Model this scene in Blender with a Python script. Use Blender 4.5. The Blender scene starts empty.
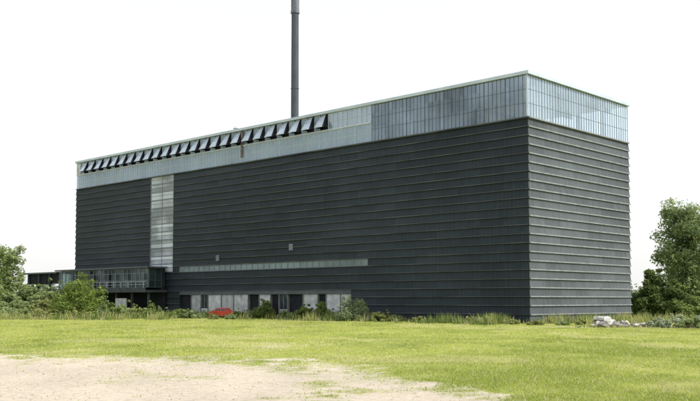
import bpy, math, random
import numpy as np
from mathutils import Vector, Matrix
random.seed(7); rng=np.random.default_rng(11)
scene=bpy.context.scene
scene.view_settings.view_transform='Standard'; scene.view_settings.look='None'; scene.view_settings.exposure=0
COL=scene.collection
SUN_AZ=120.0; SUN_EL=50.0   # azimuth clockwise from +Y
U=81.0; V=19.7; ZG=19.15; ZT=23.5; NB=23; BH=ZG/NB

# ---------------------------------------------------------------- materials
def nt(name):
    m=bpy.data.materials.new(name); m.use_nodes=True
    n=m.node_tree.nodes; l=m.node_tree.links
    return m,n,l,n['Principled BSDF']
def mat(name,c,rough=0.7,spec=0.3,metal=0.0,scale=1.5,amt=0.25,stretch=(1,1,1),bump=0.0,objrand=0.0):
    m,n,l,b=nt(name)
    tc=n.new('ShaderNodeTexCoord'); mp=n.new('ShaderNodeMapping'); mp.inputs['Scale'].default_value=stretch
    l.new(tc.outputs['Object'],mp.inputs['Vector'])
    no=n.new('ShaderNodeTexNoise'); no.inputs['Scale'].default_value=scale; no.inputs['Detail'].default_value=6
    l.new(mp.outputs[0],no.inputs['Vector'])
    mr=n.new('ShaderNodeMapRange'); mr.inputs['From Min'].default_value=.3; mr.inputs['From Max'].default_value=.7
    mr.inputs['To Min'].default_value=1-amt; mr.inputs['To Max'].default_value=1+amt
    l.new(no.outputs['Fac'],mr.inputs['Value'])
    val=mr.outputs[0]
    if objrand>0:
        oi=n.new('ShaderNodeObjectInfo'); m2=n.new('ShaderNodeMapRange')
        m2.inputs['To Min'].default_value=1-objrand; m2.inputs['To Max'].default_value=1+objrand
        l.new(oi.outputs['Random'],m2.inputs['Value'])
        mm=n.new('ShaderNodeMath'); mm.operation='MULTIPLY'; l.new(val,mm.inputs[0]); l.new(m2.outputs[0],mm.inputs[1]); val=mm.outputs[0]
    vm=n.new('ShaderNodeVectorMath'); vm.operation='SCALE'; vm.inputs[0].default_value=c
    l.new(val,vm.inputs['Scale']); l.new(vm.outputs[0],b.inputs['Base Color'])
    b.inputs['Roughness'].default_value=rough; b.inputs['Specular IOR Level'].default_value=spec; b.inputs['Metallic'].default_value=metal
    if bump>0:
        bp=n.new('ShaderNodeBump'); bp.inputs['Strength'].default_value=bump; bp.inputs['Distance'].default_value=.05
        l.new(no.outputs['Fac'],bp.inputs['Height']); l.new(bp.outputs[0],b.inputs['Normal'])
    return m
def cladding_mat(name,c,axis,rib=0.45,ribamt=0.13,panel=2.7):
    m,n,l,b=nt(name)
    tc=n.new('ShaderNodeTexCoord'); sp=n.new('ShaderNodeSeparateXYZ'); l.new(tc.outputs['Object'],sp.inputs[0])
    a=sp.outputs[1] if axis=='L' else sp.outputs[0]
    def M(op,x,y=None):
        q=n.new('ShaderNodeMath'); q.operation=op
        for i,v in enumerate([x,y]):
            if v is None: continue
            if isinstance(v,(int,float)): q.inputs[i].default_value=v
            else: l.new(v,q.inputs[i])
        return q.outputs[0]
    ribf=M('ABSOLUTE',M('SUBTRACT',M('FRACT',M('DIVIDE',a,rib)),.5))
    ribc=M('SUBTRACT',1.0+ribamt*.5,M('MULTIPLY',M('GREATER_THAN',ribf,.36),ribamt))
    cx=M('FLOOR',M('DIVIDE',a,panel)); cz=M('FLOOR',M('DIVIDE',sp.outputs[2],BH))
    cb=n.new('ShaderNodeCombineXYZ'); l.new(cx,cb.inputs[0]); l.new(cz,cb.inputs[1])
    wn=n.new('ShaderNodeTexWhiteNoise'); l.new(cb.outputs[0],wn.inputs['Vector'])
    pt=M('ADD',.86,M('MULTIPLY',wn.outputs['Value'],.28))
    n1=n.new('ShaderNodeTexNoise'); n1.inputs['Scale'].default_value=.07; n1.inputs['Detail'].default_value=4
    l.new(tc.outputs['Object'],n1.inputs['Vector'])
    mp=n.new('ShaderNodeMapping'); mp.inputs['Scale'].default_value=(1.1,1.1,.3); l.new(tc.outputs['Object'],mp.inputs['Vector'])
    n2=n.new('ShaderNodeTexNoise'); n2.inputs['Scale'].default_value=2.2; n2.inputs['Detail'].default_value=6; l.new(mp.outputs[0],n2.inputs['Vector'])
    st=M('ADD',.0,M('ADD',M('MULTIPLY',n1.outputs['Fac'],1.35),M('MULTIPLY',n2.outputs['Fac'],.65)))
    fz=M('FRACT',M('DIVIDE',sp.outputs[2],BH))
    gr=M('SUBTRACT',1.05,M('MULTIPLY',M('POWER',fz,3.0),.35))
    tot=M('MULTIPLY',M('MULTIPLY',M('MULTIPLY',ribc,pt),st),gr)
    vm=n.new('ShaderNodeVectorMath'); vm.operation='SCALE'; vm.inputs[0].default_value=c
    l.new(tot,vm.inputs['Scale']); l.new(vm.outputs[0],b.inputs['Base Color'])
    bp=n.new('ShaderNodeBump'); bp.inputs['Strength'].default_value=.2; bp.inputs['Distance'].default_value=.03
    l.new(M('GREATER_THAN',ribf,.36),bp.inputs['Height']); l.new(bp.outputs[0],b.inputs['Normal'])
    b.inputs['Roughness'].default_value=.6; b.inputs['Specular IOR Level'].default_value=.18
    return m
def glass_mat(name,tint,milky,trans,rough=.12,amt=.35,gl=.35,cloud=.25,cell=(2.04,2.04,.65),cellamt=.25,glc=(.80,.90,1,1)):
    """pane = part transparent, part milky/dirty diffuse, fresnel reflection"""
    m=bpy.data.materials.new(name); m.use_nodes=True; n=m.node_tree.nodes; l=m.node_tree.links
    n.remove(n['Principled BSDF']); out=n['Material Output']
    tr=n.new('ShaderNodeBsdfTransparent'); tr.inputs['Color'].default_value=(*tint,1)
    df=n.new('ShaderNodeBsdfDiffuse'); tl=n.new('ShaderNodeBsdfTranslucent')
    g=n.new('ShaderNodeBsdfGlossy'); g.inputs['Roughness'].default_value=rough; g.inputs['Color'].default_value=glc
    geo=n.new('ShaderNodeNewGeometry'); no=n.new('ShaderNodeTexNoise'); no.inputs['Scale'].default_value=cloud; no.inputs['Detail'].default_value=4  # noise paints soft cloud reflections into the pane colour and gloss
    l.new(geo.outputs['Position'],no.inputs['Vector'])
    oi=n.new('ShaderNodeObjectInfo'); tc=n.new('ShaderNodeTexCoord')
    sc=n.new('ShaderNodeVectorMath'); sc.operation='MULTIPLY'; sc.inputs[1].default_value=cell; l.new(tc.outputs['Object'],sc.inputs[0])
    fl=n.new('ShaderNodeVectorMath'); fl.operation='FLOOR'; l.new(sc.outputs[0],fl.inputs[0])
    wn=n.new('ShaderNodeTexWhiteNoise'); wn.noise_dimensions='4D'; l.new(fl.outputs[0],wn.inputs['Vector'])
    w10=n.new('ShaderNodeMath'); w10.operation='MULTIPLY'; w10.inputs[1].default_value=37; l.new(oi.outputs['Random'],w10.inputs[0]); l.new(w10.outputs[0],wn.inputs['W'])
    ws=n.new('ShaderNodeMath'); ws.operation='MULTIPLY_ADD'; ws.inputs[1].default_value=cellamt*2; ws.inputs[2].default_value=.5-cellamt; l.new(wn.outputs['Value'],ws.inputs[0])
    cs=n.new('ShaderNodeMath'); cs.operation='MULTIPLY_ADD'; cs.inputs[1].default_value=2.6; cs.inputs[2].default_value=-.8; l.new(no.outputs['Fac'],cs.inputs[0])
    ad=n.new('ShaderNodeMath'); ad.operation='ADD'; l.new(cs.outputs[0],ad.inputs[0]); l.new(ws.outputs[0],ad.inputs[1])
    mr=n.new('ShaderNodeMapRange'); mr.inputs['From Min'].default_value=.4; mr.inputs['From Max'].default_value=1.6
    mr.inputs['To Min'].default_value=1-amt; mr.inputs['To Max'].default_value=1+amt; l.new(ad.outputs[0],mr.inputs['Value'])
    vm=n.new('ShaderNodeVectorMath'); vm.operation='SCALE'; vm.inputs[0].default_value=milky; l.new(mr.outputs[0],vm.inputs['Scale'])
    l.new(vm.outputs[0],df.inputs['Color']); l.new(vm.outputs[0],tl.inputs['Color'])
    md=n.new('ShaderNodeMixShader'); md.inputs[0].default_value=.35; l.new(df.outputs[0],md.inputs[1]); l.new(tl.outputs[0],md.inputs[2])
    m1=n.new('ShaderNodeMixShader'); m1.inputs[0].default_value=trans; l.new(md.outputs[0],m1.inputs[1]); l.new(tr.outputs[0],m1.inputs[2])
    lw=n.new('ShaderNodeLayerWeight'); lw.inputs['Blend'].default_value=gl
    mu=n.new('ShaderNodeMath'); mu.operation='MULTIPLY'; mu.use_clamp=True; l.new(lw.outputs['Fresnel'],mu.inputs[0]); l.new(mr.outputs[0],mu.inputs[1])
    m2=n.new('ShaderNodeMixShader'); l.new(mu.outputs[0],m2.inputs[0]); l.new(m1.outputs[0],m2.inputs[1]); l.new(g.outputs[0],m2.inputs[2])
    l.new(m2.outputs[0],out.inputs['Surface'])
    return m
def leaf_mat(name,trans=.35):
    m=bpy.data.materials.new(name); m.use_nodes=True; n=m.node_tree.nodes; l=m.node_tree.links
    n.remove(n['Principled BSDF']); out=n['Material Output']
    at=n.new('ShaderNodeAttribute'); at.attribute_name='tint'
    df=n.new('ShaderNodeBsdfDiffuse'); tl=n.new('ShaderNodeBsdfTranslucent')
    l.new(at.outputs['Color'],df.inputs['Color']); l.new(at.outputs['Color'],tl.inputs['Color'])
    mx=n.new('ShaderNodeMixShader'); mx.inputs[0].default_value=trans
    l.new(df.outputs[0],mx.inputs[1]); l.new(tl.outputs[0],mx.inputs[2]); l.new(mx.outputs[0],out.inputs['Surface'])
    return m
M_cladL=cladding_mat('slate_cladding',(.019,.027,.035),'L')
M_cladR=cladding_mat('sunlit_slate_cladding',(.068,.080,.088),'R')  # same slate as the long side, gable sunlight put into a paler colour
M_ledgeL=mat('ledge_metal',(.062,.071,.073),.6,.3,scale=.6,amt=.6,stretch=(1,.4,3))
M_ledgeR=mat('sunlit_ledge_metal',(.19,.21,.22),.5,.3,scale=1.2,amt=.25)  # gable copy of the ledge metal, colour brightened to look sunlit
M_body=mat('dark_wall',(.02,.023,.028),.9,.1)
M_spandrel=mat('recess_wall',(.16,.19,.22),.9,.1)
M_floor=mat('interior_floor',(.35,.36,.37),.9,.1)
M_coping=mat('coping_metal',(.42,.49,.57),.45,.4,scale=.5,amt=.15)
M_roof=mat('roof_felt',(.16,.16,.16),.9,.1)
M_frame=mat('aluminium_frame',(.42,.47,.53),.5,.4,scale=2,amt=.15)
M_dframe=mat('dark_frame',(.07,.085,.10),.5,.3)
M_gframe=mat('grey_frame',(.15,.18,.21),.5,.3)
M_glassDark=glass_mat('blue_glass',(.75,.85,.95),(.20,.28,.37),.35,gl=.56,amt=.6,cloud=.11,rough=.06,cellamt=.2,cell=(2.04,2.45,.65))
M_glassPale=glass_mat('milky_glass',(.85,.93,1),(.52,.66,.80),.40,gl=.6,amt=.25,rough=.06,cell=(2.4,2.4,.65),cloud=.15)
M_glassBand=glass_mat('translucent_glass',(.7,.8,.88),(.36,.47,.60),.08,gl=.42,amt=.22,rough=.2,cloud=.12,cellamt=.15)
M_glassUp=glass_mat('hazy_glass',(.7,.8,.88),(.30,.40,.50),.15,gl=.4,amt=.3,rough=.2)
M_glassAwn=glass_mat('awning_glass',(.8,.87,.95),(.50,.60,.72),.12,gl=.4,amt=.12)
M_stair=glass_mat('stair_glazing',(.5,.6,.7),(.62,.68,.74),.03,gl=.3,amt=.45,rough=.3,cloud=.3,cell=(.4,.1,1.55),cellamt=.6)
M_ribbon=glass_mat('greenish_glass',(.4,.5,.5),(.23,.30,.31),.1,gl=.35,amt=.3,cellamt=.15)
M_annexglass=glass_mat('green_glass',(.3,.5,.45),(.035,.065,.058),.35,gl=.25,amt=.8,cell=(1,1,1),cellamt=.5)
M_pale=mat('pale_panel',(.40,.42,.44),.7,.2,scale=1.2,amt=.3,objrand=.2)
M_conc=mat('concrete',(.17,.17,.165),.9,.15,scale=1,amt=.35,bump=.3)
M_dconc=mat('dark_fascia',(.05,.06,.065),.8,.2,scale=1,amt=.3)
M_rust=mat('rust',(.15,.135,.115),.9,.1,scale=1.5,amt=.5)
M_chim=mat('chimney_paint',(.055,.068,.088),.6,.3,scale=.3,amt=.2)
M_bark=mat('bark',(.09,.075,.06),.95,.1,scale=6,amt=.4,bump=.6)
M_red=mat('red_paint',(.50,.05,.02),.45,.4,scale=2,amt=.15)
M_tyre=mat('tyre_rubber',(.02,.02,.02),.9,.1)
M_carglass=mat('car_glass',(.03,.04,.05),.1,.6)
M_rock=mat('broken_concrete',(.33,.32,.30),.95,.1,scale=3,amt=.45,bump=.5,objrand=.55)
M_tarp=mat('white_sheeting',(.42,.42,.42),.6,.3,scale=2,amt=.25,bump=.4)
M_leaf=leaf_mat('leaves',.45); M_grass=leaf_mat('grass_blades',.5)

# ---------------------------------------------------------------- mesh helper
class MB:
    def __init__(s,axis='W'): s.v=[];s.f=[];s.m=[];s.ax=axis
    def P(s,a,nn,z):
        if s.ax=='L': return (-nn,a,z)
        if s.ax=='R': return (a,-nn,z)
        return (a,nn,z)
    def face(s,pts,mi=0):
        k=len(s.v); s.v+= [s.P(*p) for p in pts]; s.f.append(tuple(range(k,k+len(pts)))); s.m.append(mi)
    def box(s,a0,a1,n0,n1,z0,z1,mi=0):
        k=len(s.v)
        for z in (z0,z1):
            for (a,b) in ((a0,n0),(a1,n0),(a1,n1),(a0,n1)): s.v.append(s.P(a,b,z))
        fs=[(0,3,2,1),(4,5,6,7),(0,1,5,4),(1,2,6,5),(2,3,7,6),(3,0,4,7)]
        if s.ax=='R': fs=[tuple(reversed(f)) for f in fs]
        for f in fs: s.f.append(tuple(k+i for i in f)); s.m.append(mi)
    def tube(s,p0,p1,r0,r1,seg=8,mi=0,cap=True):
        p0=Vector(p0);p1=Vector(p1);d=(p1-p0).normalized()
        a=d.orthogonal().normalized();b=d.cross(a);k=len(s.v)
        for p,r in ((p0,r0),(p1,r1)):
            for i in range(seg):
                t=2*math.pi*i/seg; s.v.append(tuple(p+a*math.cos(t)*r+b*math.sin(t)*r))
        for i in range(seg):
            j=(i+1)%seg; s.f.append((k+i,k+j,k+seg+j,k+seg+i)); s.m.append(mi)
        if cap:
            s.f.append(tuple(k+seg+i for i in range(seg))); s.m.append(mi)
            s.f.append(tuple(k+i for i in reversed(range(seg)))); s.m.append(mi)
    def mesh(s,name,mats):
        me=bpy.data.meshes.new(name); me.from_pydata(s.v,[],s.f)
        for m in mats: me.materials.append(m)
        me.polygons.foreach_set('material_index',s.m); me.update(); return me
    def obj(s,name,mats,parent=None,loc=(0,0,0),smooth=False):
        me=s.mesh(name,mats)
        if smooth: me.polygons.foreach_set('use_smooth',[True]*len(me.polygons))
        return place(me,name,parent,loc)
def place(me,name,parent=None,loc=(0,0,0)):
    o=bpy.data.objects.new(name,me); COL.objects.link(o)
    if parent: o.parent=parent
    o.location=loc; return o
def empty(name,loc,rot=0,label=None,cat=None,group=None):
    o=bpy.data.objects.new(name,None); COL.objects.link(o); o.location=loc; o.rotation_euler[2]=rot; o.empty_display_size=.5
    tag(o,label,cat,group); return o
def tag(o,label=None,cat=None,group=None,kind=None):
    if label:o['label']=label
    if cat:o['category']=cat
    if group:o['group']=group
    if kind:o['kind']=kind
def dup(srcs,parent,loc):
    w=srcs[0].copy(); COL.objects.link(w); w.parent=parent; w.location=loc
    for c in srcs[1:]:
        k=c.copy(); COL.objects.link(k); k.parent=w
    return w

# ---------------------------------------------------------------- main building
CX,CY=16.5,84.0; ROT=math.radians(46.3)
B=empty('warehouse_building',(CX,CY,0),ROT,'huge dark slate-clad warehouse with glazed top storey in a meadow','building')
b=MB(); b.box(.3,V-.3,.3,U-.3,-.2,ZG-.05); b.obj('wall',[M_body],B)
b=MB(); b.box(.3,V-.5,.3,U-.6,ZG-.045,ZG-.01); b.obj('floor',[M_floor],B)
b=MB(); b.box(V-.5,V-.1,19,U-.1,ZG-.04,ZT-.32); b.box(.3,V-.55,U-.5,U-.1,ZG-.04,ZT-.32); b.obj('rear_wall',[M_pale],B)
b=MB(); b.box(6,6.2,19,U-.6,ZG,ZT-.32,0); b.box(6.25,V-.55,19,19.2,ZG,ZT-.32,0)  # partition added to keep it dark behind the open windows
y=1.0
while y<U-1:
    b.box(1.2,1.5,y,y+.3,ZG,ZT-.32,1); y+=4.9
for x in (6.3,11.5,16.5): b.box(x,x+.3,1.2,1.5,ZG,ZT-.32,1)
for yy_ in (1.6,6.3,11.2,16.1): b.box(1.6,V-.6,yy_,yy_+.2,ZT-.95,ZT-.5,1)
b.box(3.2,5.8,11.5,14,ZG,ZG+2.6,1); b.box(12,15,7,9,ZG,ZG+2.2,1)
b.obj('added_partition',[M_spandrel,M_conc],B)
b=MB(); b.box(-.26,V+.2,-.26,U+.2,ZT-.30,ZT); ro=b.obj('roof',[M_coping],B)
b=MB(); b.box(.3,V-.4,.3,U-.3,ZT+.003,ZT+.06); b.obj('roof_covering',[M_roof],ro)
G0,G1_=22.6,54.0
def clad(axis,length,openings,cm,lm,name,ledgen,ledgeh):
    b=MB(axis)
    for i in range(NB):
        z0=i*BH; z1=z0+BH
        segs=[(0,length)]
        for (ia,ib,a0,a1) in openings:
            if ia<=i<=ib:
                ns=[]
                for s0,s1 in segs:
                    if a0>s0: ns.append((s0,min(a0,s1)))
                    if a1<s1: ns.append((max(a1,s0),s1))
                segs=[q for q in ns if q[1]-q[0]>.05]
        nb,ntp=.11,.03
        for s0,s1 in segs:
            c0=1 if s0==0 else 0; c1=1 if s1==length else 0
            pts=[(s0-c0*nb,nb,z0),(s1+c1*nb,nb,z0),(s1+c1*ntp,ntp,z1),(s0-c0*ntp,ntp,z1)]
            if axis=='L': pts=pts[::-1]
            b.face(pts,0)
            if not c0: b.face([(s0,nb,z0),(s0,ntp,z1),(s0,-.3,z1),(s0,-.3,z0)],0)
            if not c1: b.face([(s1,nb,z0),(s1,ntp,z1),(s1,-.3,z1),(s1,-.3,z0)],0)
            l0=s0-(ledgen if (c0 and axis=='L') else 0); l1=s1+(ledgen if c1 else 0)
            b.box(l0,l1,.0,ledgen,z0-ledgeh/2,z0+ledgeh/2,1)
    b.box(-.24 if axis=='L' else 0,length,.0,.24,ZG-.06,ZG+.06,1)
    return b.obj(name,[cm,lm],B)
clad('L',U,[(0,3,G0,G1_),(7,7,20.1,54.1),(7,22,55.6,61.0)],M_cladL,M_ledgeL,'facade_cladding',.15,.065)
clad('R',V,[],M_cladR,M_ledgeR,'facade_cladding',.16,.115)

def window(axis,w,h,nv,rails,pm,fm,name,ft=.05,fw=.07,label=None):
    p=MB(axis)
    pts=[(0,0,0),(w,0,0),(w,0,h),(0,0,h)]
    if axis=='L': pts=pts[::-1]
    p.face(pts); wo=p.obj(name,[pm])
    f=MB(axis)
    for i in range(nv+1):
        a=i*(w-fw)/nv; f.box(a,a+fw,-.04,ft,0,h)
    for r in rails:
        f.box(fw,w-fw,-.03,ft-.012,r*h-(fw/2 if 0<r<1 else (fw if r==1 else 0)),r*h+(fw/2 if 0<r<1 else (0 if r==1 else fw)))
    fo=f.obj('frame',[fm],wo)
    if label: wo['label']=label
    return wo,fo
def row(proto,axis,a0,pitch,count,z,n=0.0,first=True):
    for i in range(count):
        a=a0+i*pitch; loc=(-n,a,z) if axis=='L' else (a,-n,z)
        if i==0 and first: proto[0].parent=B; proto[0].location=loc
        else: dup(proto,B,loc)
HG=ZT-.30-ZG-.06
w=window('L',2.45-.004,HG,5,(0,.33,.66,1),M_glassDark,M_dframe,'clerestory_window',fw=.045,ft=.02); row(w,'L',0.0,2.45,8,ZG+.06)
w=window('R',V/8-.004,HG,5,(0,.33,.66,1),M_glassPale,M_gframe,'clerestory_window',fw=.045,ft=.03); row(w,'R',0.0,V/8,8,ZG+.06)
b=MB('L'); b.box(-.06,.1,.03,.09,ZG+.07,ZT-.31); b.obj('corner_post',[M_frame],B)
ZM=21.3
LB=(U-19.6)/25
w=window('L',LB-.004,ZM-ZG-.12,4,(0,.5,1),M_glassBand,M_frame,'band_window',fw=.04,ft=.03); row(w,'L',19.6,LB,25,ZG+.06)
w=window('L',2.2-.004,ZT-.30-ZM-.06,3,(0,.5,1),M_glassPale,M_frame,'clerestory_window',fw=.05); row(w,'L',19.6,2.2,3,ZM+.06)
b=MB('L'); b.box(19.6,U,.0,.10,ZM-.06,ZM+.06); b.obj('transom',[M_frame],B)
b=MB('L'); b.box(26.2,U-.1,-.55,-.45,ZM+.06,ZT-.31); b.obj('dark_backing',[M_body],B)  # dark sheet standing in for the unlit space behind the open windows
# open top-hung windows: pane swung out, dark triangles painted in for the shade of the side gaps
AP=(U-1.2-26.3)/25; H=ZT-.32-ZM-.10; AW=1.25; ang=math.radians(31); n1=math.sin(ang)*H; zz=H-math.cos(ang)*H
w=window('L',AP-AW-.02,H,1,(0,1),M_glassUp,M_frame,'fixed_window',fw=.04)
row(w,'L',26.3+AW+.01,AP,25,ZM+.07,n=-.02)
TP=.30   # panes taper towards the hinge
p=MB('L'); p.face([(0,n1,zz),(TP,0,H),(AW-TP,0,H),(AW,n1,zz)],0)
p.face([(TP,-.05,H),(0,n1-.03,zz),(0,-.05,zz)],1); p.face([(AW-TP,-.05,H),(AW,n1-.03,zz),(AW,-.05,zz)],1)
p.face([(0,-.05,0),(0,-.05,zz),(TP,-.05,H),(0,-.05,H)],1); p.face([(AW,-.05,0),(AW,-.05,zz),(AW-TP,-.05,H),(AW,-.05,H)],1)
wo=p.obj('awning_window',[M_glassAwn,M_body])
f=MB('L'); k=.04
f.face([(-.003,n1+k,zz),(TP-.003,k,H),(TP+.06,k,H),(.06,n1+k,zz)])
f.face([(AW-.06,n1+k,zz),(AW-TP-.06,k,H),(AW-TP+.003,k,H),(AW+.003,n1+k,zz)])
f.box(0,AW,n1-.02,n1+.04,zz-.03,zz+.03); f.box(0.06,AW-.06,-.04,.03,-.02,.06)
fo=f.obj('frame',[M_frame],wo)
first=True
for i in range(25):
    loc=(0,26.3+i*AP,ZM+.07)
    if first: wo.parent=B; wo.location=loc; first=False
    else: dup((wo,fo),B,loc)
b=MB('L'); b.box(41.1,41.45,.11,.16,ZG+.7,ZT-.33,0); o=b.obj('stained_panel',[M_rust],B); o['label']='dull brown stained strip in the glazing'
b=MB('L'); b.box(U-1.1,U-.02,.0,.1,ZM+.07,ZT-.32,0); b.obj('end_panel',[M_pale],B)
# stair windows
SH=(ZG-7*BH-.1)/12
wd=5.4
p=MB('L'); p.face([(0,0,0),(wd,0,0),(wd,0,SH-.004),(0,0,SH-.004)][::-1]); wo=p.obj('stair_window',[M_stair])
f=MB('L'); f.box(0,.08,-.04,.08,0,SH-.004); f.box(wd-.08,wd,-.04,.08,0,SH-.004); f.box(.08,wd-.08,-.04,.07,0,.13); f.box(wd/2-.03,wd/2+.03,-.03,.05,.13,SH-.004); f.box(.08,wd-.08,-.03,.035,SH*.6,SH*.6+.04)
fo=f.obj('frame',[M_gframe],wo)
row((wo,fo),'L',55.6,0,1,7*BH+.05)
for i in range(1,12): dup((wo,fo),B,(0,55.6,7*BH+.05+i*SH))
# ribbon windows
w=window('L',34/16-.01,.70,2,(0,1),M_ribbon,M_gframe,'ribbon_window',fw=.04); row(w,'L',20.1,34/16,16,7*BH+.05,n=.05)
b=MB('L'); b.box(20.1,54.1,-.25,.12,7*BH-.03,7*BH+.045); b.box(20.1,54.1,-.25,.06,7*BH+.76,8*BH-.04); b.obj('sill',[M_dframe],B)
for a,z in ((45.6,7.1),(31.9,7.95)):
    b=MB('L'); b.box(a,a+.6,.02,.2,z,z+.75)
    for k in range(4): b.box(a+.05,a+.55,.2,.23,z+.04+k*.18,z+.11+k*.18)
    b.obj('vent',[M_gframe],B)
# ground floor
b=MB('L'); b.box(G0,G1_,-.28,.08,2.85,4*BH-.05); b.obj('lintel',[M_dframe],B)
types=[('P',1.8),('P',2.4),('D',1.4),('P',2.6),('D',2.8),('W',1.6),('D',1.6),('P',2.2),('D',2.2),('P',3.0),('P',2.6),('P',2.9),('W',1.6),('P',2.2),('D',2.6)]
sc_=(G1_-G0)/sum(t[1] for t in types); a=G0
for i,(t,wid) in enumerate(types):
    pit=wid*sc_
    if t=='P':
        b=MB('L'); b.box(a+.04,a+pit-.04,-.25,-.05,0,2.84)
        nk=max(2,int(pit/1.1))
        for k in range(1,nk): b.box(a+k*pit/nk,a+.05+k*pit/nk,-.05,-.02,.05,2.8)
        b.obj('wall_panel',[M_pale],B)
    if t=='W':
        b=MB('L'); b.box(a+.04,a+pit-.04,-.25,-.05,0,1.1); o=b.obj('wall_panel',[M_pale],B)
        b=MB('L'); b.box(a+.1,a+pit-.1,-.25,-.1,1.15,2.8,0); o2=b.obj('ground_window',[M_carglass],B)
        b=MB('L'); b.box(a+.04,a+.1,-.25,-.03,1.12,2.83);b.box(a+pit-.1,a+pit-.04,-.25,-.03,1.12,2.83);b.box(a+pit/2-.04,a+pit/2+.04,-.09,-.03,1.12,2.83); b.obj('frame',[M_gframe],o2)
    b=MB('L'); b.box(a-.06+(.07 if i==0 else 0),a+.03,-.28,.05,0,2.84); b.obj('pillar',[M_conc],B)
    a+=pit
for (x,y,h,r) in ((2.5,45.5,1.1,.5),(3,61,.7,.4),(5,30,.6,.4)):
    b=MB(); b.tube((x,y,ZT+.06),(x,y,ZT+.06+h*.7),r*.7,r*.7,12); b.tube((x,y,ZT+.06+h*.7),(x,y,ZT+.06+h),r,r*.5,12)
    b.obj('roof_vent',[M_frame],B)

# ---------------------------------------------------------------- annex
A=empty('office_annex',(CX,CY,0),ROT,'low dark glazed annex on columns beside the slate-clad warehouse','building')
b=MB('L'); b.box(56.5,81,.3,3.5,6.45,6.65); b.obj('roof',[M_dframe],A)
b=MB('L'); b.box(81.02,91.5,.3,3.2,6.2,6.42); b.obj('walkway_roof',[M_dframe],A)
b=MB('L'); b.box(56.5,81,.3,3.8,3.2,3.5); b.box(56.5,81,3.7,3.8,3.5,3.8); b.obj('floor_slab',[M_dconc],A)
b=MB('L'); b.box(56.9,80.8,.4,1.0,3.5,6.44); b.box(81.1,91,2.2,2.6,4.6,6.19);b.box(56.9,80.8,.3,.5,0,3.19); b.obj('inner_wall',[M_body],A)
def wtoA(w,a0,pitch,count,n,z):
    for i in range(count):
        loc=(-n,a0+i*pitch,z)
        if i==0: w[0].parent=A; w[0].location=loc
        else: dup(w,A,loc)
w=window('L',1.96-.01,2.55,2,(0,.38,.75,1),M_annexglass,M_gframe,'annex_window',fw=.06); wtoA(w,57,1.96,12,3.0,3.85)
w2=window('R',2.0,2.55,2,(0,.38,1),M_annexglass,M_dframe,'annex_window',fw=.07)
w2[0].parent=A; w2[0].location=(-2.95,56.95,3.85)
b=MB('L')
for k in range(14): b.box(57+k*1.8,57.05+k*1.8,3.72,3.76,3.8,4.6)
b.box(56.6,81,3.71,3.77,4.58,4.63); b.box(56.6,81,3.72,3.76,4.2,4.23); b.obj('railing',[M_frame],A)
for a0,a1,hh in ((62,64.6,2.4),(70,74,2.0)):
    b=MB('L'); b.box(a0,a1,3.0,3.2,.0,hh); b.obj('wall_panel',[M_pale],A)
for k in range(7):
    b=MB('L'); b.box(57+k*3.9,57.25+k*3.9,2.7,2.95,0,3.19); b.obj('column',[M_dconc],A)
for k in range(3):
    b=MB('L'); b.box(83.5+k*3.4,83.75+k*3.4,2.7,2.95,0,6.19); b.obj('column',[M_dconc],A)

# ---------------------------------------------------------------- chimney
C=empty('chimney',(-8.85,145,0),0,'tall slender dark steel chimney rising behind the warehouse','chimney')
b=MB(); b.tube((0,0,-.2),(0,0,48.3),.70,.58,24,cap=False)
for z in (12,24,36): b.tube((0,0,z),(0,0,z+.10),.67,.67,24)
b.obj('shaft',[M_chim],C)
b=MB(); b.tube((0,0,48.3),(0,0,48.7),.72,.72,24); b.tube((0,0,48.7),(0,0,53),.66,.66,24); b.tube((0,0,53),(0,0,53.3),.74,.74,24)
b.obj('chimney_cap',[mat('cap_metal',(.12,.135,.16),.5,.4)],C)
b=MB(); b.box(-.22,-.18,-.95,-.91,2,52); b.box(.18,.22,-.95,-.91,2,52)
for k in range(140): b.box(-.18,.18,-.945,-.915,2.2+k*.355,2.24+k*.355)
for k in range(14): b.box(-.2,-.17,-.93,-.55,3+k*3.5,3.05+k*3.5); b.box(.17,.2,-.93,-.55,3+k*3.5,3.05+k*3.5)
b.obj('ladder',[M_dframe],C)

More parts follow.
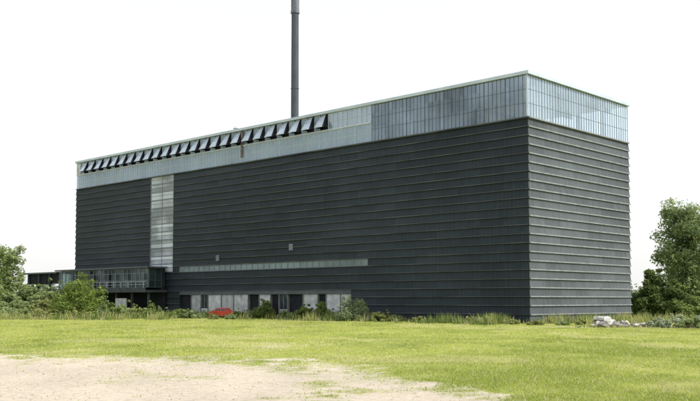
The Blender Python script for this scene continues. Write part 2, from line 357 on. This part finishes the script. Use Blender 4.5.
# ---------------------------------------------------------------- noise + ground
grids={}
def vnoise(x,y,s,seed=0):
    if seed not in grids: grids[seed]=np.random.default_rng(seed+100).random((128,128))
    g=grids[seed]; X=x/s+500.37; Y=y/s+500.71
    xi=np.floor(X).astype(int); yi=np.floor(Y).astype(int); fx=X-xi; fy=Y-yi
    fx=fx*fx*(3-2*fx); fy=fy*fy*(3-2*fy); xi%=128; yi%=128; x1=(xi+1)%128; y1=(yi+1)%128
    return (g[xi,yi]*(1-fx)+g[x1,yi]*fx)*(1-fy)+(g[xi,y1]*(1-fx)+g[x1,y1]*fx)*fy
def fbm(x,y,s,seed,o=4):
    t=0;a=.5;tot=0
    for i in range(o): t=t+a*vnoise(x,y,s/2**i,seed+i); tot+=a; a*=.55
    return t/tot
def bare(x,y):
    ye=np.interp(x,[-40,-13,-6,-2,0,2.1,3.2,3.8,4.7],[37,36.3,35.5,34,31.5,28,24,19.5,8])
    d=(ye-y)/3.2 + (fbm(x,y*.5,3.0,1)-.5)*3.4 + (fbm(x,y*.6,.6,5)-.5)*3.4
    m=np.clip(d*.75+.25,0,1)
    isl=np.clip((fbm(x,y*.5,1.8,15)-.50)*4,0,.7)*np.clip((fbm(x,y,.35,17)-.35)*4,0,1)*np.clip((x+9)/6,.15,1)
    m=m*(1-isl)
    m2=np.clip((fbm(x,y*.45,3.2,9)-.60)*7,0,1)*np.clip((50-y)/8,0,1)*np.clip((3-x)/5,0,1)*.6
    tr=np.clip(1.1-np.abs(y-(74+.12*(x-20)))/2.0+(fbm(x,y,1.5,21)-.5)*1.2,0,1)*np.clip((x-12)/6,0,1)*.7
    return np.clip(np.maximum(np.maximum(m,m2),tr),0,1)
G1=np.array([.225,.275,.055]); G2=np.array([.345,.385,.100]); G3=np.array([.47,.45,.22]); SAND=np.array([.51,.45,.365])
def fieldcol(x,y):
    a=fbm(x,y*.6,7,30); c=fbm(x,y*.7,1.6,40)
    t=np.clip((a-.5)*1.5+(c-.5)*2.2+.5+np.clip((y-42)/40,-.2,.25),0,1)[...,None]
    s=np.clip((fbm(x,y*.6,3.2,50)-.56)*4,0,.45)[...,None]
    k=G1*(1-t)+G2*t; return k*(1-s)+G3*s
def axis_coords(lo,hi,step,far,grow=1.35):
    m=list(np.arange(lo,hi+1e-6,step)); s=step; p=hi
    while p<far: s*=grow; p+=s; m.append(p)
    s=step; p=lo; pre=[]
    while p>-far: s*=grow; p-=s; pre.append(p)
    return np.array(pre[::-1]+m)
xs=axis_coords(-30,32,.2,4000); ys=axis_coords(15,80,.2,4500)
X,Y=np.meshgrid(xs,ys,indexing='ij')
def gz(x,y):
    return ((fbm(x,y,6,60)-.5)*.12+(fbm(x,y,1.2,61)-.5)*.06)*np.clip((80-y)/20,0,1)*(y>0)
Z=gz(X,Y)
nx,ny=X.shape
vv=np.stack([X,Y,Z],-1).reshape(-1,3)
I=np.arange(nx*ny).reshape(nx,ny)
ff=np.stack([I[:-1,:-1],I[1:,:-1],I[1:,1:],I[:-1,1:]],-1).reshape(-1,4)
def bigmesh(name,verts,faces,cols,matl,k):
    me=bpy.data.meshes.new(name); nv=len(verts); nf=len(faces)
    me.vertices.add(nv); me.vertices.foreach_set('co',verts.astype(np.float32).ravel())
    me.loops.add(nf*k); me.loops.foreach_set('vertex_index',faces.astype(np.int32).ravel())
    me.polygons.add(nf); me.polygons.foreach_set('loop_start',np.arange(0,nf*k,k,dtype=np.int32)); 
    me.update(calc_edges=True)
    ca=me.color_attributes.new('tint','FLOAT_COLOR','POINT')
    c4=np.ones((nv,4),np.float32); c4[:,:3]=cols; ca.data.foreach_set('color',c4.ravel())
    me.materials.append(matl); me.validate(); return me
gb=bare(X,Y)[...,None]; gc=(fieldcol(X,Y)*.88)*(1-gb)+SAND*(.76+.5*fbm(X,Y*.5,2.5,70))[...,None]*gb
m,n,l,bs=nt('meadow_ground')
at=n.new('ShaderNodeAttribute'); at.attribute_name='tint'
tc=n.new('ShaderNodeNewGeometry'); no=n.new('ShaderNodeTexNoise'); no.inputs['Scale'].default_value=5; no.inputs['Detail'].default_value=10; no.inputs['Roughness'].default_value=.78
l.new(tc.outputs['Position'],no.inputs['Vector'])
mr=n.new('ShaderNodeMapRange'); mr.inputs['From Min'].default_value=.3; mr.inputs['From Max'].default_value=.7; mr.inputs['To Min'].default_value=.66; mr.inputs['To Max'].default_value=1.25
l.new(no.outputs['Fac'],mr.inputs['Value'])
vo=n.new('ShaderNodeTexVoronoi'); vo.inputs['Scale'].default_value=9; l.new(tc.outputs['Position'],vo.inputs['Vector'])
v2=n.new('ShaderNodeMapRange'); v2.inputs['From Min'].default_value=.05; v2.inputs['From Max'].default_value=.22; v2.inputs['To Min'].default_value=.72; v2.inputs['To Max'].default_value=1.0; l.new(vo.outputs['Distance'],v2.inputs['Value'])
mm=n.new('ShaderNodeMath'); mm.operation='MULTIPLY'; l.new(mr.outputs[0],mm.inputs[0]); l.new(v2.outputs[0],mm.inputs[1])
vm=n.new('ShaderNodeVectorMath'); vm.operation='SCALE'; l.new(at.outputs['Color'],vm.inputs[0]); l.new(mm.outputs[0],vm.inputs['Scale']); l.new(vm.outputs[0],bs.inputs['Base Color'])
bp=n.new('ShaderNodeBump'); bp.inputs['Strength'].default_value=.9; bp.inputs['Distance'].default_value=.08; l.new(no.outputs['Fac'],bp.inputs['Height']); l.new(bp.outputs[0],bs.inputs['Normal'])
bs.inputs['Roughness'].default_value=.95; bs.inputs['Specular IOR Level'].default_value=.1
me=bigmesh('ground',vv,ff,gc.reshape(-1,3),m,4); me.polygons.foreach_set('use_smooth',[True]*len(me.polygons))
g=place(me,'ground'); tag(g,'sunlit yellow-green meadow with a bare sandy patch','ground',kind='structure')

# ---------------------------------------------------------------- grass
def blades(x,y,h,w,col,lean=.5,z=None,dark=.88):
    N=len(x); th=rng.random(N)*2*np.pi; la=rng.random(N)*2*np.pi
    if z is None: z=gz(x,y)
    dx=np.cos(th)*w*.5; dy=np.sin(th)*w*.5
    lx=np.cos(la)*h*lean*rng.random(N); ly=np.sin(la)*h*lean*rng.random(N)
    v=np.zeros((N,3,3)); v[:,0]=np.stack([x-dx,y-dy,z-.01],-1); v[:,1]=np.stack([x+dx,y+dy,z-.01],-1); v[:,2]=np.stack([x+lx,y+ly,z+h],-1)
    c=np.repeat(col[:,None,:],3,1); c[:,:2]*=dark; c[:,2]*=1.1
    return v.reshape(-1,3),np.arange(N*3).reshape(-1,3),c.reshape(-1,3)
N=460000
u=rng.random(N); yy=17*(125/17)**(u**.95); xx=(rng.random(N)*2-1)*(yy*.46+2)
bm=bare(xx,yy); tuft=fbm(xx,yy,.35,88)
keep=rng.random(N)>np.clip(bm*1.15-(tuft-.5)*.6,0,.98)
def inb(x,y,pad=0):
    dx=x-CX; dy=y-CY; c,s=math.cos(ROT),math.sin(ROT); lx=dx*c+dy*s; ly=-dx*s+dy*c
    return (lx>-pad)&(lx<V+pad)&(ly>-pad)&(ly<U+pad)
keep&=~inb(xx,yy,.1)
bk=bm[keep]; xx,yy=xx[keep],yy[keep]; N=len(xx)
tall=np.clip((fbm(xx,yy,3,80)-.45)*2.0,0.1,.6)
h=(.025+.06*rng.random(N))*(.5+tall)*(1+.008*yy)*(1-.3*bk); w=(.010+.016*rng.random(N))*(1+yy/35)
col=fieldcol(xx,yy)*(.88+.45*rng.random(N))[:,None]*1.15
st=rng.random(N)<.13; col[st]=np.array([.55,.51,.29])*(.85+.35*rng.random(st.sum()))[:,None]; h[st]*=1.6; w[st]*=.6
v,f,c=blades(xx,yy,h,w,col,1.8)
o=place(bigmesh('grass',v,f,c,M_grass,3),'grass'); tag(o,'short yellow-green meadow grass with dry stalks','grass',kind='stuff')
def facadept(uu,nn):
    c,s=math.cos(ROT),math.sin(ROT); lx=-nn; ly=uu; return CX+lx*c-ly*s, CY+lx*s+ly*c
def gablept(vv_,nn):
    c,s=math.cos(ROT),math.sin(ROT); lx=vv_; ly=-nn; return CX+lx*c-ly*s, CY+lx*s+ly*c
N=32000; uu=rng.random(N)*95; nn=.3+rng.random(N)**1.3*np.where(uu>50,14,6.5)
wx,wy=facadept(uu,nn); cl=fbm(wx,wy,2.3,90); k=(cl>.42+ .1*rng.random(N))&~((uu>33)&(uu<45)&(nn>1)&(rng.random(N)<.5))
wx,wy,cl,uu=wx[k],wy[k],cl[k],uu[k]
N2=6000; v2_=rng.random(N2)*24; n2=.3+rng.random(N2)**1.3*7; gx,gy=gablept(v2_,n2); c2=fbm(gx,gy,1.8,95); k=c2>.5; gx,gy,c2=gx[k],gy[k],c2[k]
N3=9000; ex=-62+rng.random(N3)*42; ey=100+rng.random(N3)*14+ (ex+40)*-.1; c3=fbm(ex,ey,2.5,97); k=c3>.45; ex,ey,c3=ex[k],ey[k],c3[k]
N4=260; rx_=18.0+rng.random(N4)*8; ry_=72+rng.random(N4)*1.5
wx=np.concatenate([wx,gx,ex,rx_]); wy=np.concatenate([wy,gy,ey,ry_]); cl=np.concatenate([cl,c2,c3,np.full(N4,.43)])
keep=~inb(wx,wy,.2); wx,wy,cl=wx[keep],wy[keep],cl[keep]; N=len(wx)
h=(.2+.6*rng.random(N))*np.clip((cl-.35)*5,.4,1.5); w=.05+.08*rng.random(N)
base=np.where((vnoise(wx,wy,1.5,99)>.5)[:,None],np.array([.34,.36,.13]),np.array([.17,.23,.065]))
col=base*(.7+.6*rng.random(N))[:,None]; st=rng.random(N)<.14; col[st]=np.array([.50,.46,.32])
v,f,c=blades(wx,wy,h,w,col,.8,z=np.zeros(N))
o=place(bigmesh('weeds',v,f,c,M_grass,3),'weeds'); tag(o,'rough tall weeds growing along the warehouse base','weeds',kind='stuff')

# ---------------------------------------------------------------- foliage
def leafcloud(blobs,n,leaf,colA,colB,seed):
    r=np.random.default_rng(seed)
    C_=np.array([q[:3] for q in blobs]); R=np.array([q[3] for q in blobs]); br=r.random(len(blobs))
    pr=R**2; pr/=pr.sum(); idx=r.choice(len(blobs),n,p=pr)
    d=r.normal(size=(n,3)); d/=np.linalg.norm(d,axis=1)[:,None]
    rad=R[idx]*(.35+.75*r.random(n)**.7); P=C_[idx]+d*rad[:,None]*np.array([1,1,.8])
    P[:,2]=np.maximum(P[:,2],.05)
    nrm=d*.6+r.normal(size=(n,3))*.6+np.array([0,0,.5]); nrm/=np.linalg.norm(nrm,axis=1)[:,None]
    t=np.cross(nrm,r.normal(size=(n,3))); t/=np.linalg.norm(t,axis=1)[:,None]; bt=np.cross(nrm,t)
    s=(leaf*(.5+r.random(n)))[:,None]
    v=np.stack([P-t*s,P+bt*s*.55,P+t*s,P-bt*s*.55],1).reshape(-1,3)
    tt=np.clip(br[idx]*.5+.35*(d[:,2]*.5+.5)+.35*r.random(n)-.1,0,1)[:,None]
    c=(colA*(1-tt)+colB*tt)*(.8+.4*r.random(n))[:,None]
    return v,np.arange(n*4).reshape(-1,4),np.repeat(c,4,0)
def plant(name,x,y,h,w,colA,colB,label,cat,seed,kind='shrub',leaf=.13,n=None,trunkh=None,dens=1.0,group=None):
    r=random.Random(seed); T=empty(name,(x,y,0),r.random()*0.5,label,cat,group)
    blobs=[]; wood=MB()
    if kind=='tree':
        th=trunkh or h*.25
        pts=[Vector((0,0,-.1))]; cur=Vector((0,0,0)); K=7; rr=[h*.016+.06]
        for i in range(K):
            cur=cur+Vector((r.uniform(-.12,.12)*h*.08,r.uniform(-.12,.12)*h*.08,h*.86/K)); pts.append(cur.copy()); rr.append(rr[0]*(1-(i+1)/(K+.5)))
        for i in range(K): wood.tube(pts[i],pts[i+1],rr[i],rr[i+1],8)
        nb=int(44*dens)
        for i in range(nb):
            f=(i+.5)/nb; z=th+(h-th)*f*.97; k=min(K-1,max(0,int(z/h/.86*K))); base=pts[k].lerp(pts[k+1],.5)
            if base.z>z: base=pts[max(0,k-1)]
            prof=math.sin(math.pi*min(1,(.18+f*.70)))**.6
            a=i*2.4+r.uniform(-.5,.5); rad=w/2*prof*r.uniform(.25,1.0)
            tip=Vector((math.cos(a)*rad+base.x,math.sin(a)*rad+base.y,z+r.uniform(-.3,.4)))
            wood.tube(base,base.lerp(tip,.55)+Vector((0,0,.25)),.05+h*.003,.04,6); wood.tube(base.lerp(tip,.55)+Vector((0,0,.25)),tip,.04,.015,5)
            R=w*r.uniform(.11,.19); blobs.append((tip.x,tip.y,tip.z,R))
            for q in range(4):
                mm=base.lerp(tip,r.uniform(.2,1.1)); blobs.append((mm.x+r.uniform(-.8,.8),mm.y+r.uniform(-.8,.8),mm.z+r.uniform(-.8,.8),R*r.uniform(.35,.8)))
        blobs.append((pts[-1].x,pts[-1].y,h*.93,w*.10))
    else:
        nb=int((10+w*3)*dens)
        for i in range(nb):
            a=r.uniform(0,6.283); q=math.sqrt(r.random()); rx=math.cos(a)*q*w*.42; ry=math.sin(a)*q*w*.42
            top=h*(1-.55*q*q)*r.uniform(.72,1.0); R=min(w,h)*r.uniform(.13,.24)
            z=r.uniform(.25,1)*max(.15,top-R*.8)
            blobs.append((rx,ry,z,R)); wood.tube((rx*.2,ry*.2,-.05),(rx*.9,ry*.9,max(.1,z)),.02+.006*h,.01,5)
        for i in range(nb//2):
            a=r.uniform(0,6.283); q=r.uniform(.2,1.05); blobs.append((math.cos(a)*q*w*.5,math.sin(a)*q*w*.5,h*r.uniform(.1,1.02)*(1.05-.5*q*q),min(w,h)*r.uniform(.05,.10)))
    wood.obj('trunk' if kind=='tree' else 'stem',[M_bark],T)
    n=n or int(1200+520*w*h)
    v,f,c=leafcloud(blobs,n,leaf,np.array(colA),np.array(colB),seed)
    nm='crown' if kind=='tree' else 'foliage'
    place(bigmesh(nm,v,f,c,M_leaf,4),nm,T)
    return T
def X_(px,d): return (px-350)/913*d
DG=((.050,.078,.028),(.15,.20,.066)); MG=((.085,.125,.04),(.24,.31,.10)); LG=((.15,.20,.08),(.35,.42,.19)); YG=((.18,.21,.07),(.38,.41,.16)); WG=((.20,.25,.16),(.44,.49,.33)); TG=((.12,.17,.075),(.30,.38,.17))
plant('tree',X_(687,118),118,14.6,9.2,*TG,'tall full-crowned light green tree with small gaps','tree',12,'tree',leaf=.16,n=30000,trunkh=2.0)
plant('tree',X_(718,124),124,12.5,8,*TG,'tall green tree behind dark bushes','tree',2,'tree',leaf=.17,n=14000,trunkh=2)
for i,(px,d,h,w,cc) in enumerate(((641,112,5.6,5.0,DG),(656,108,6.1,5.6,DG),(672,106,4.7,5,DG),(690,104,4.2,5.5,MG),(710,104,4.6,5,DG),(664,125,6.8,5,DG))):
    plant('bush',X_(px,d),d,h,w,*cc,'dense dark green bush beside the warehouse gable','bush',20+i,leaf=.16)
for i,(px,d,h,w,cc) in enumerate(((655,73,.85,1.8,WG),(664,71,1.0,2.2,WG),(678,72,1.35,2.2,WG),(690,70,1.1,2.6,LG),(700,72,1.4,2.4,WG),(712,71,1.2,2.6,LG))):
    plant('shrub',X_(px,d),d,h,w,*cc,'low pale grey-green shrub at the meadow edge','shrub',40+i,leaf=.07,n=3000)
plant('tree',X_(10,156),156,11.0,5.4,*LG,'small pale green tree beyond the low annex','tree',3,'tree',leaf=.19,n=6500,trunkh=2)
plant('tree',X_(-14,150),150,12.0,7,*MG,'rounded green tree beyond the low annex','tree',4,'tree',leaf=.2,n=8000,trunkh=2)
for i,(px,d,h,w,cc) in enumerate(((2,126,5.9,5,LG),(17,124,6.3,4.6,LG),(31,126,5.6,4.0,MG),(45,123,5.6,4.6,LG),(59,121,4.4,4.0,LG),(28,112,3.2,4,LG),(8,110,3.4,4.4,LG),(-10,120,6.2,6,MG),(48,111,2.6,3.5,YG))):
    plant('bush',X_(px,d),d,h,w,*cc,'loose light green bush in front of the low annex','bush',60+i,leaf=.15,dens=.8)
plant('bush',X_(79,110),110,5.6,6.3,(.08,.12,.03),(.25,.33,.085),'dense rounded green bush in front of the annex','bush',75,leaf=.13,n=20000,dens=3.2)
for i,(px,d,h,w,cc) in enumerate(((98,110,2.7,3.4,LG),(111,110,2.3,3,MG),(124,111,2.1,3.4,LG),(140,110,1.8,3.4,YG),(152,109,2.0,2.6,MG),(160,109,1.4,3,LG),(176,109,1.5,3.0,MG),(190,107,1.3,3,LG),(60,108,1.5,4,YG),(40,107,1.7,4,YG),(18,106,1.8,4,LG),(2,106,2.0,4,LG),(80,107,1.4,4,YG))):
    plant('shrub',X_(px,d),d,h,w,*cc,'low scrubby shrub along the edge of the meadow','shrub',80+i,leaf=.12)
for i,(px,d,h,w,cc) in enumerate(((204,110,1.0,1.6,LG),(214,103,.7,1.3,YG),(231,103,.8,1.6,LG),(240,108,1.2,1.8,MG),(250,109,1.0,1.8,LG),(264,107,2.5,2.6,MG),(286,105,1.3,2.2,LG),(304,101,2.1,1.7,MG),(319,99,2.3,3.0,MG),(331,98,1.4,1.8,LG),(380,92,1.3,2.6,YG),(394,91,.8,1.4,LG),(418,89,.7,1.8,YG),(447,87,.65,1.8,LG),(470,85,.7,1.5,YG),(489,84,.95,2.4,YG),(512,82,.7,1.6,YG),(535,79.5,.6,1.6,YG),(562,79,.5,1.4,LG),(580,80,.55,1.3,YG))):
    plant('shrub',X_(px,d),d,h,w,*cc,'leafy shrub growing against the dark cladding','shrub',110+i,leaf=.09,n=int(1200+1100*w*h),dens=1.5)
plant('bush',X_(353,94.5),94.5,2.8,3.6,(.15,.20,.10),(.35,.42,.23),'rounded pale green bush against the dark cladding','bush',301,leaf=.08,n=16000,dens=3.2)
bl=[]; rr=random.Random(5)
for side in (-1,1):
    for k in range(150):
        d=rr.uniform(260,330); x=side*rr.uniform(60,330); bl.append((x,d,rr.uniform(0,6),rr.uniform(2.5,4.5)))
v,f,c=leafcloud(bl,26000,.7,np.array((.10,.13,.08)),np.array((.20,.24,.16)),9)
o=place(bigmesh('distant_wood',v,f,c,M_leaf,4),'distant_wood'); tag(o,'far hazy green wood at the horizon','wood',kind='stuff')

# ---------------------------------------------------------------- red car
def car(x,y,rot):
    T=empty('parked_car',(x,y,0),rot,'small orange-red car parked by the pale ground floor panels','car')
    T.scale=(.80,.88,.86)
    prof=[(-1.95,.35),(-1.98,.75),(-1.85,.95),(-1.15,.98),(-.62,1.40),(.75,1.43),(1.45,.98),(1.85,.90),(1.95,.62),(1.93,.32)]
    b=MB(); W=.82
    def ring(sy):
        return [(px,sy*(W if z<1.0 else W-.16),z) for px,z in prof]
    Lr=ring(-1);Rr=ring(1); n=len(prof)
    b.face(Lr); b.face(Rr[::-1])
    for i in range(n):
        j=(i+1)%n; b.face([Lr[i],Rr[i],Rr[j],Lr[j]])
    b.obj('body',[M_red],T)
    for sy in (-1,1):
        for pts in ([(-.95,1.04),(-.56,1.30),(.05,1.32),(.05,1.04)],[(.13,1.04),(.13,1.32),(.72,1.33),(1.15,1.04)]):
            b=MB(); b.face([(px,sy*(W-.16*(z-.98)/.42*1.0+.012),z) for px,z in pts]); b.obj('side_window',[M_carglass],T)
        for wx in (-1.25,1.25):
            b=MB(); b.tube((wx,sy*(W-.18),.32),(wx,sy*(W+.02),.32),.32,.32,20); t=b.obj('wheel',[M_tyre],T)
            b=MB(); b.tube((wx,sy*(W+.02),.32),(wx,sy*(W+.035),.32),.19,.17,14); b.obj('rim',[M_frame],t)
        for wx,mt in ((-1.985,M_frame),(1.96,M_tarp)):
            b=MB(); b.box(wx-.015,wx+.015,sy*.6-.14,sy*.6+.14,.68,.8); b.obj('headlight' if wx>0 else 'tail_light',[mt],T)
    b=MB(); b.face([(1.40,-.62,1.03),(1.40,.62,1.03),(.80,.58,1.41),(.80,-.58,1.41)]); b.obj('windscreen',[M_carglass],T)
    b=MB(); b.box(-2.04,-1.97,-.78,.78,.36,.55); b.box(1.95,2.02,-.78,.78,.33,.52); b.obj('bumper',[M_tyre],T)
fx,fy=facadept(40.8,3.2); car(fx,fy,ROT+math.radians(120))

# ---------------------------------------------------------------- rubble
import bmesh
def chunk(x,y,s,seed,material,flat=.6,label='broken pale concrete lump dumped by the gravel track',name='concrete_lump'):
    r=random.Random(seed); bm=bmesh.new()
    for i in range(14):
        d=Vector((r.gauss(0,1),r.gauss(0,1),r.gauss(0,1))).normalized()
        bm.verts.new((d.x*s*r.uniform(.6,1.3),d.y*s*r.uniform(.5,1),max(-.1*s,d.z*s*flat*r.uniform(.7,1.1)+s*flat*.6)))
    bmesh.ops.convex_hull(bm,input=bm.verts)
    loose=[v for v in bm.verts if not v.link_faces]; bmesh.ops.delete(bm,geom=loose,context='VERTS')
    bmesh.ops.bevel(bm,geom=bm.edges[:],offset=s*.03,segments=1,affect='EDGES')
    me=bpy.data.meshes.new(name); bm.to_mesh(me); bm.free(); me.materials.append(material)
    o=place(me,name,None,(x,y,0)); o.rotation_euler[2]=r.uniform(0,6); tag(o,label,'rubble','lumps of rubble by the track'); return o
rr=random.Random(3)
for i in range(38):
    px=592+i*1.55+rr.uniform(-3,3); d=rr.uniform(72.8,75.5); s_=rr.uniform(.18,.42)*(1.35 if 598<px<625 and i%2==0 else 1)
    chunk(X_(px,d),d,s_,i+5,M_rock,flat=(.45,.65,.85)[i%3])
P=empty('covered_pallet_stack',(X_(604,77.0),77.0,0),.7,'low stack of building material under pale sheeting beside rubble','pallet stack')
b=MB()
for k in range(3): b.box(-.8,.8,-.55+k*.5,-.45+k*.5,0,.1)
for k in range(6): b.box(-.8+k*.28,-.62+k*.28,-.56,.56,.1,.13)
b.obj('pallet',[M_bark],P)
b=MB(); b.box(-.75,.05,-.5,.5,.13,.75); b.box(.1,.75,-.5,.5,.13,.5); b.obj('block_stack',[M_conc],P)
bm=bmesh.new(); bmesh.ops.create_grid(bm,x_segments=16,y_segments=10,size=1)
for v_ in bm.verts:
    x0,y0=v_.co.x,v_.co.y; v_.co.x=max(-.82,min(.82,x0*1.0)); v_.co.y=max(-.56,min(.56,y0*.8))
    drop=max(0,abs(x0)-.82)*1.6+max(0,abs(y0)*.8-.56)*1.8
    v_.co.z=(.80 if x0<.05 else .80-.28*min(1,(x0-.05)*4))-drop+rr.uniform(-.02,.03); v_.co.x+=rr.uniform(-.03,.03)+math.copysign(.03,x0)
me=bpy.data.meshes.new('sheeting'); bm.to_mesh(me); bm.free(); me.materials.append(M_tarp); place(me,'sheeting',P)

# ---------------------------------------------------------------- light
wd_=bpy.data.worlds.new('World'); scene.world=wd_; wd_.use_nodes=True; n=wd_.node_tree.nodes; l=wd_.node_tree.links
bg=n['Background']; sky=n.new('ShaderNodeTexSky'); sky.sky_type='NISHITA'; sky.sun_disc=False
sky.sun_elevation=math.radians(SUN_EL); sky.sun_rotation=math.radians(SUN_AZ); sky.dust_density=4; sky.air_density=1
l.new(sky.outputs[0],bg.inputs['Color']); bg.inputs['Strength'].default_value=.07
b2=n.new('ShaderNodeBackground'); b2.inputs['Color'].default_value=(.985,.985,.975,1); b2.inputs['Strength'].default_value=.90
ad=n.new('ShaderNodeAddShader'); l.new(bg.outputs[0],ad.inputs[0]); l.new(b2.outputs[0],ad.inputs[1]); l.new(ad.outputs[0],n['World Output'].inputs['Surface'])
sl=bpy.data.lights.new('sun','SUN'); sl.energy=4.9; sl.angle=math.radians(.5); sl.color=(1,.965,.90)
so=bpy.data.objects.new('sun',sl); COL.objects.link(so)
az=math.radians(SUN_AZ); el=math.radians(SUN_EL)
dirv=Vector((math.sin(az)*math.cos(el),math.cos(az)*math.cos(el),math.sin(el)))
so.rotation_euler=dirv.to_track_quat('Z','Y').to_euler(); so.location=dirv*100

# ---------------------------------------------------------------- camera
cd=bpy.data.cameras.new('camera'); cam=bpy.data.objects.new('camera',cd); COL.objects.link(cam); scene.camera=cam
cd.sensor_width=36; cd.lens=913/700*36; cd.clip_end=9000; cd.clip_start=.1
cam.location=(0,0,2.2); cam.rotation_euler=(math.radians(93.0),0,0); cd.shift_y=51.5/700
